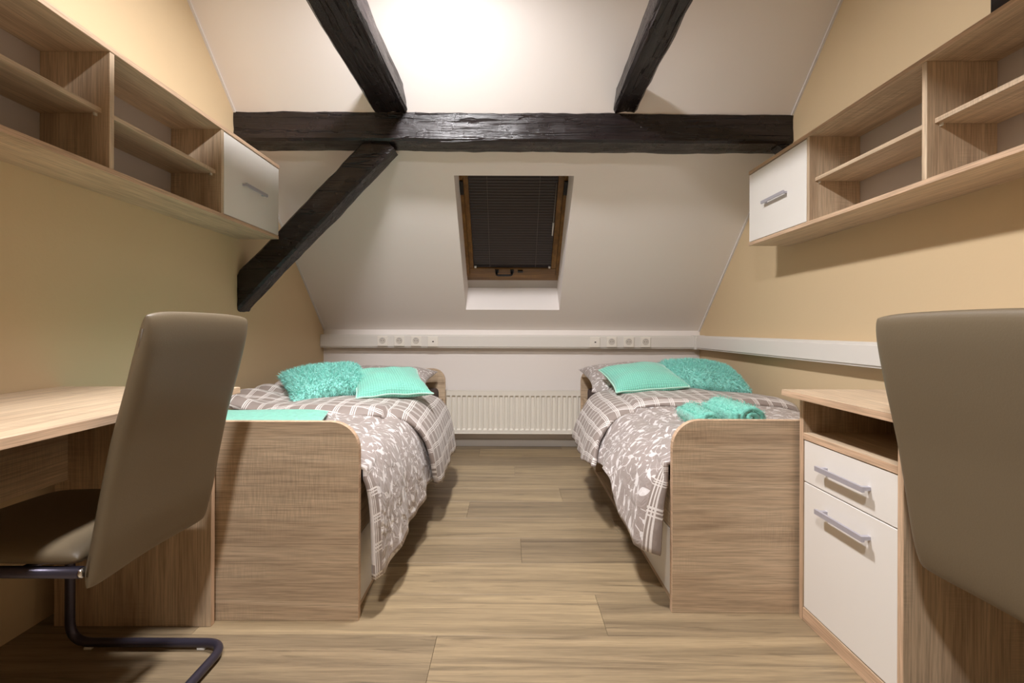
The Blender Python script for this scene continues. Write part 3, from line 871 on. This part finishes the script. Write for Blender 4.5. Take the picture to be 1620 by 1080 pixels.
# left desk
dk = desk(1, XL, -.925, 1.575, .12, 'oak desk against the left wall beside the left bed')
o = box('side_panel', -1.475, -.966, 1.487, 1.505, 0, ZT - TT, oak[2], dk)
box('edge_band', -.966, -.9652, 1.4875, 1.5045, 0.001, ZT - TT, edge_oak_z, dk, 0)
box('side_panel', -1.475, -.966, .16, .178, 0, ZT - TT, oak[2], dk)
box('modesty_panel', -1.448, -1.43, .178, 1.487, .475, ZT - TT, oak[1], dk)
# right desk with pedestal
dk2 = desk(-1, XR, .935, 1.572, .22, 'oak desk against the right wall with white-fronted drawer cabinet')
XC = .985
box('side_panel', XC, 1.54, .26, .278, 0, ZT - TT, oak[2], dk2)
box('modesty_panel', 1.50, 1.518, .278, 1.142, .35, ZT - TT, oak[1], dk2)
for nm, ya in (('cabinet_side', 1.534), ('cabinet_side', 1.142)):
    box(nm, XC, 1.54, ya, ya + .018, 0, ZT - TT, oak[2], dk2)
    box('edge_band', XC - .0008, XC, ya + .0005, ya + .0175, .001, ZT - TT - .001, edge_oak_z, dk2, 0)
box('cabinet_shelf', XC + .0, 1.53, 1.16, 1.534, .605, .627, oak[1], dk2)
box('edge_band', XC - .0008, XC, 1.16, 1.534, .606, .626, edge_oak, dk2, 0)
box('cabinet_bottom', XC + .001, 1.53, 1.16, 1.534, 0, .044, oak[1], dk2)
box('edge_band', XC - .0000, XC + .001, 1.16, 1.534, .001, .043, edge_oak, dk2, 0)
box('cabinet_back', 1.52, 1.53, 1.16, 1.534, .044, ZT - TT, oak[2], dk2)
dw = box('drawer', XC + .002, XC + .020, 1.1625, 1.5315, .4665, .6025, white_lac, dk2, .0012)
dr_ = box('door', XC + .002, XC + .020, 1.1625, 1.5315, .0475, .4630, white_lac, dk2, .0012)
handle_bar('handle', (XC + .002, 1.243, .537), (XC + .002, 1.437, .537), (-.030, 0, 0), steel, dw)
handle_bar('handle', (XC + .002, 1.243, .402), (XC + .002, 1.437, .402), (-.030, 0, 0), steel, dr_)

# ------------------------------------------------------------ chairs
def chair(s, xb, yn, yf, label, k_=1.0, zb=.395):
    """s=-1: seat points to -X (left desk); xb = x of the top of the back"""
    t = thing('cantilever_chair', label, 'chair', (xb + s * .30, (yn + yf) / 2, 0))
    prof = [(.395, .130), (.44, .124), (.50, .110), (.60, .092), (.72, .068), (.84, .036), (.94, .012), (1.005, 0)]
    def px(z):
        for (a, va), (b, vb) in zip(prof, prof[1:]):
            if z <= b: return va + (vb - va) * (z - a) / (b - a)
        return 0
    T = .036
    zm, zh = (zb + 1.005) / 2, (1.005 - zb) / 2
    px_ = px
    px = lambda z: k_ * px_(z)
    def back(u, v):
        z = zm + zh * v
        sx = s * (px(z - .015) + px(z) * 2 + px(z + .015)) / 4
        y = (yn + yf) / 2 + u * (yf - yn) / 2
        sx += s * .012 * (1 - u * u) * 1.0
        z2 = z + .004 * math.cos(u * 1.5)
        dx = s * (px(z + .03) - px(z - .03)) / .06
        n = Vector((1, 0, -dx)).normalized()
        return Vector((xb + sx + s * T / 2, y, z2)), n
    b = pad('backrest', back, T, leather, t, 30, 40, 14, round_=.03)
    # side seam of the back
    for u in (-1, 1):
        tube('seam', [back(u * .985, v / 8)[0] for v in range(-7, 8)], .0022, leather2, b, corner=.003, seg=5, cseg=1)
    def seat(u, v):
        return Vector((xb + s * (.375 + .215 * v), (yn + yf) / 2 + u * (yf - yn) / 2, .472 + .006 * (1 - u * u) - .006 * v * v)), Vector((0, 0, 1))
    pad('seat', seat, .05, leather, t, 24, 24, 10, round_=.04)
    rr = .0125
    xr, xf_ = xb + s * .085, xb + s * .56
    y0, y1 = yn + .012, yf + .010
    tube('frame', [(xb + s * .165, y0, .437), (xf_, y0, .437), (xf_, y0, rr + .006), (xr, y0, rr + .006), (xr, y1, rr + .006), (xf_, y1, rr + .006), (xf_, y1, .437), (xb + s * .165, y1, .437)], rr, tube_m, t, corner=.065, seg=14, cseg=8)
    for yy in (y0, y1):
        tube('rail_cap', [(xb + s * .158, yy, .437), (xb + s * .167, yy, .437)], rr * .9, chrome, t, seg=10)
        for q in (.16, .50):
            box('glide', xb + s * q - .012, xb + s * q + .012, yy - .009, yy + .009, 0, .008, clear_m, t, .002)
    tube('cross_bar', [(xb + s * .30, y0, .437), (xb + s * .30, y1, .437)], .009, tube_m, t)
    return t
chair(-1, -.765, .985, 1.375, 'taupe cantilever chair at the left desk, its seat and tube frame visible')
chair(1, .822, .66, 1.055, 'taupe cantilever chair at the right desk, cut by the right frame edge', .85, .424)

# ------------------------------------------------------------ ceiling lamps (above the frame)
for k, (lx, ly, pw) in enumerate(LAMPS):
    em, nt, p = newmat('lit_opal_glass'); setin(p, Base_Color=(.9, .88, .85, 1), Roughness=.3)
    p.inputs['Emission Color'].default_value = (1.0, .978, .99, 1); p.inputs['Emission Strength'].default_value = LAMP * pw
    lm = thing('ceiling_lamp', ['round flat ceiling lamp above the cross beam, just out of view', 'round flat ceiling lamp above the camera, out of view'][k], 'lamp', (lx, ly, ZC))
    n = 32
    def rings(spec, name, mat):
        vs, fs = [], []
        for r_, z in spec:
            for i in range(n): b = i * 2 * math.pi / n; vs.append((lx + r_ * math.cos(b), ly + r_ * math.sin(b), z))
        for q in range(len(spec) - 1):
            for i in range(n): j = (i + 1) % n; fs.append([q * n + i, q * n + j, (q + 1) * n + j, (q + 1) * n + i])
        fs.append(list(range(n))); fs.append([(len(spec) - 1) * n + i for i in range(n)])
        return mesh(name, vs, fs, mat, lm)
    rings([(.12, ZC), (.12, ZC - .03), (.112, ZC - .05), (.108, ZC - .05)], 'lamp_base', duct_m)
    rings([(.106, ZC - .047), (.106, ZC - .0505), (.09, ZC - .052)], 'opal_disc', em)

# repeats share a group phrase
GROUPS = {'single_bed': 'oak single beds', 'cantilever_chair': 'taupe desk chairs', 'wall_shelf': 'oak wall shelves', 'desk': 'oak desks',
          'duvet': 'leaf-print duvets', 'pillow': 'leaf-print pillows', 'mattress': 'brown mattresses', 'fluffy_cushion': 'fluffy mint cushions',
          'dotted_cushion': 'dotted mint cushions', 'ceiling_joist': 'black ceiling joists', 'cable_duct': 'white cable ducts', 'ceiling_lamp': 'round ceiling lamps'}
for o in C.objects:
    if o.parent is None and 'category' in o and o.name.split('.')[0] in GROUPS: o['group'] = GROUPS[o.name.split('.')[0]]
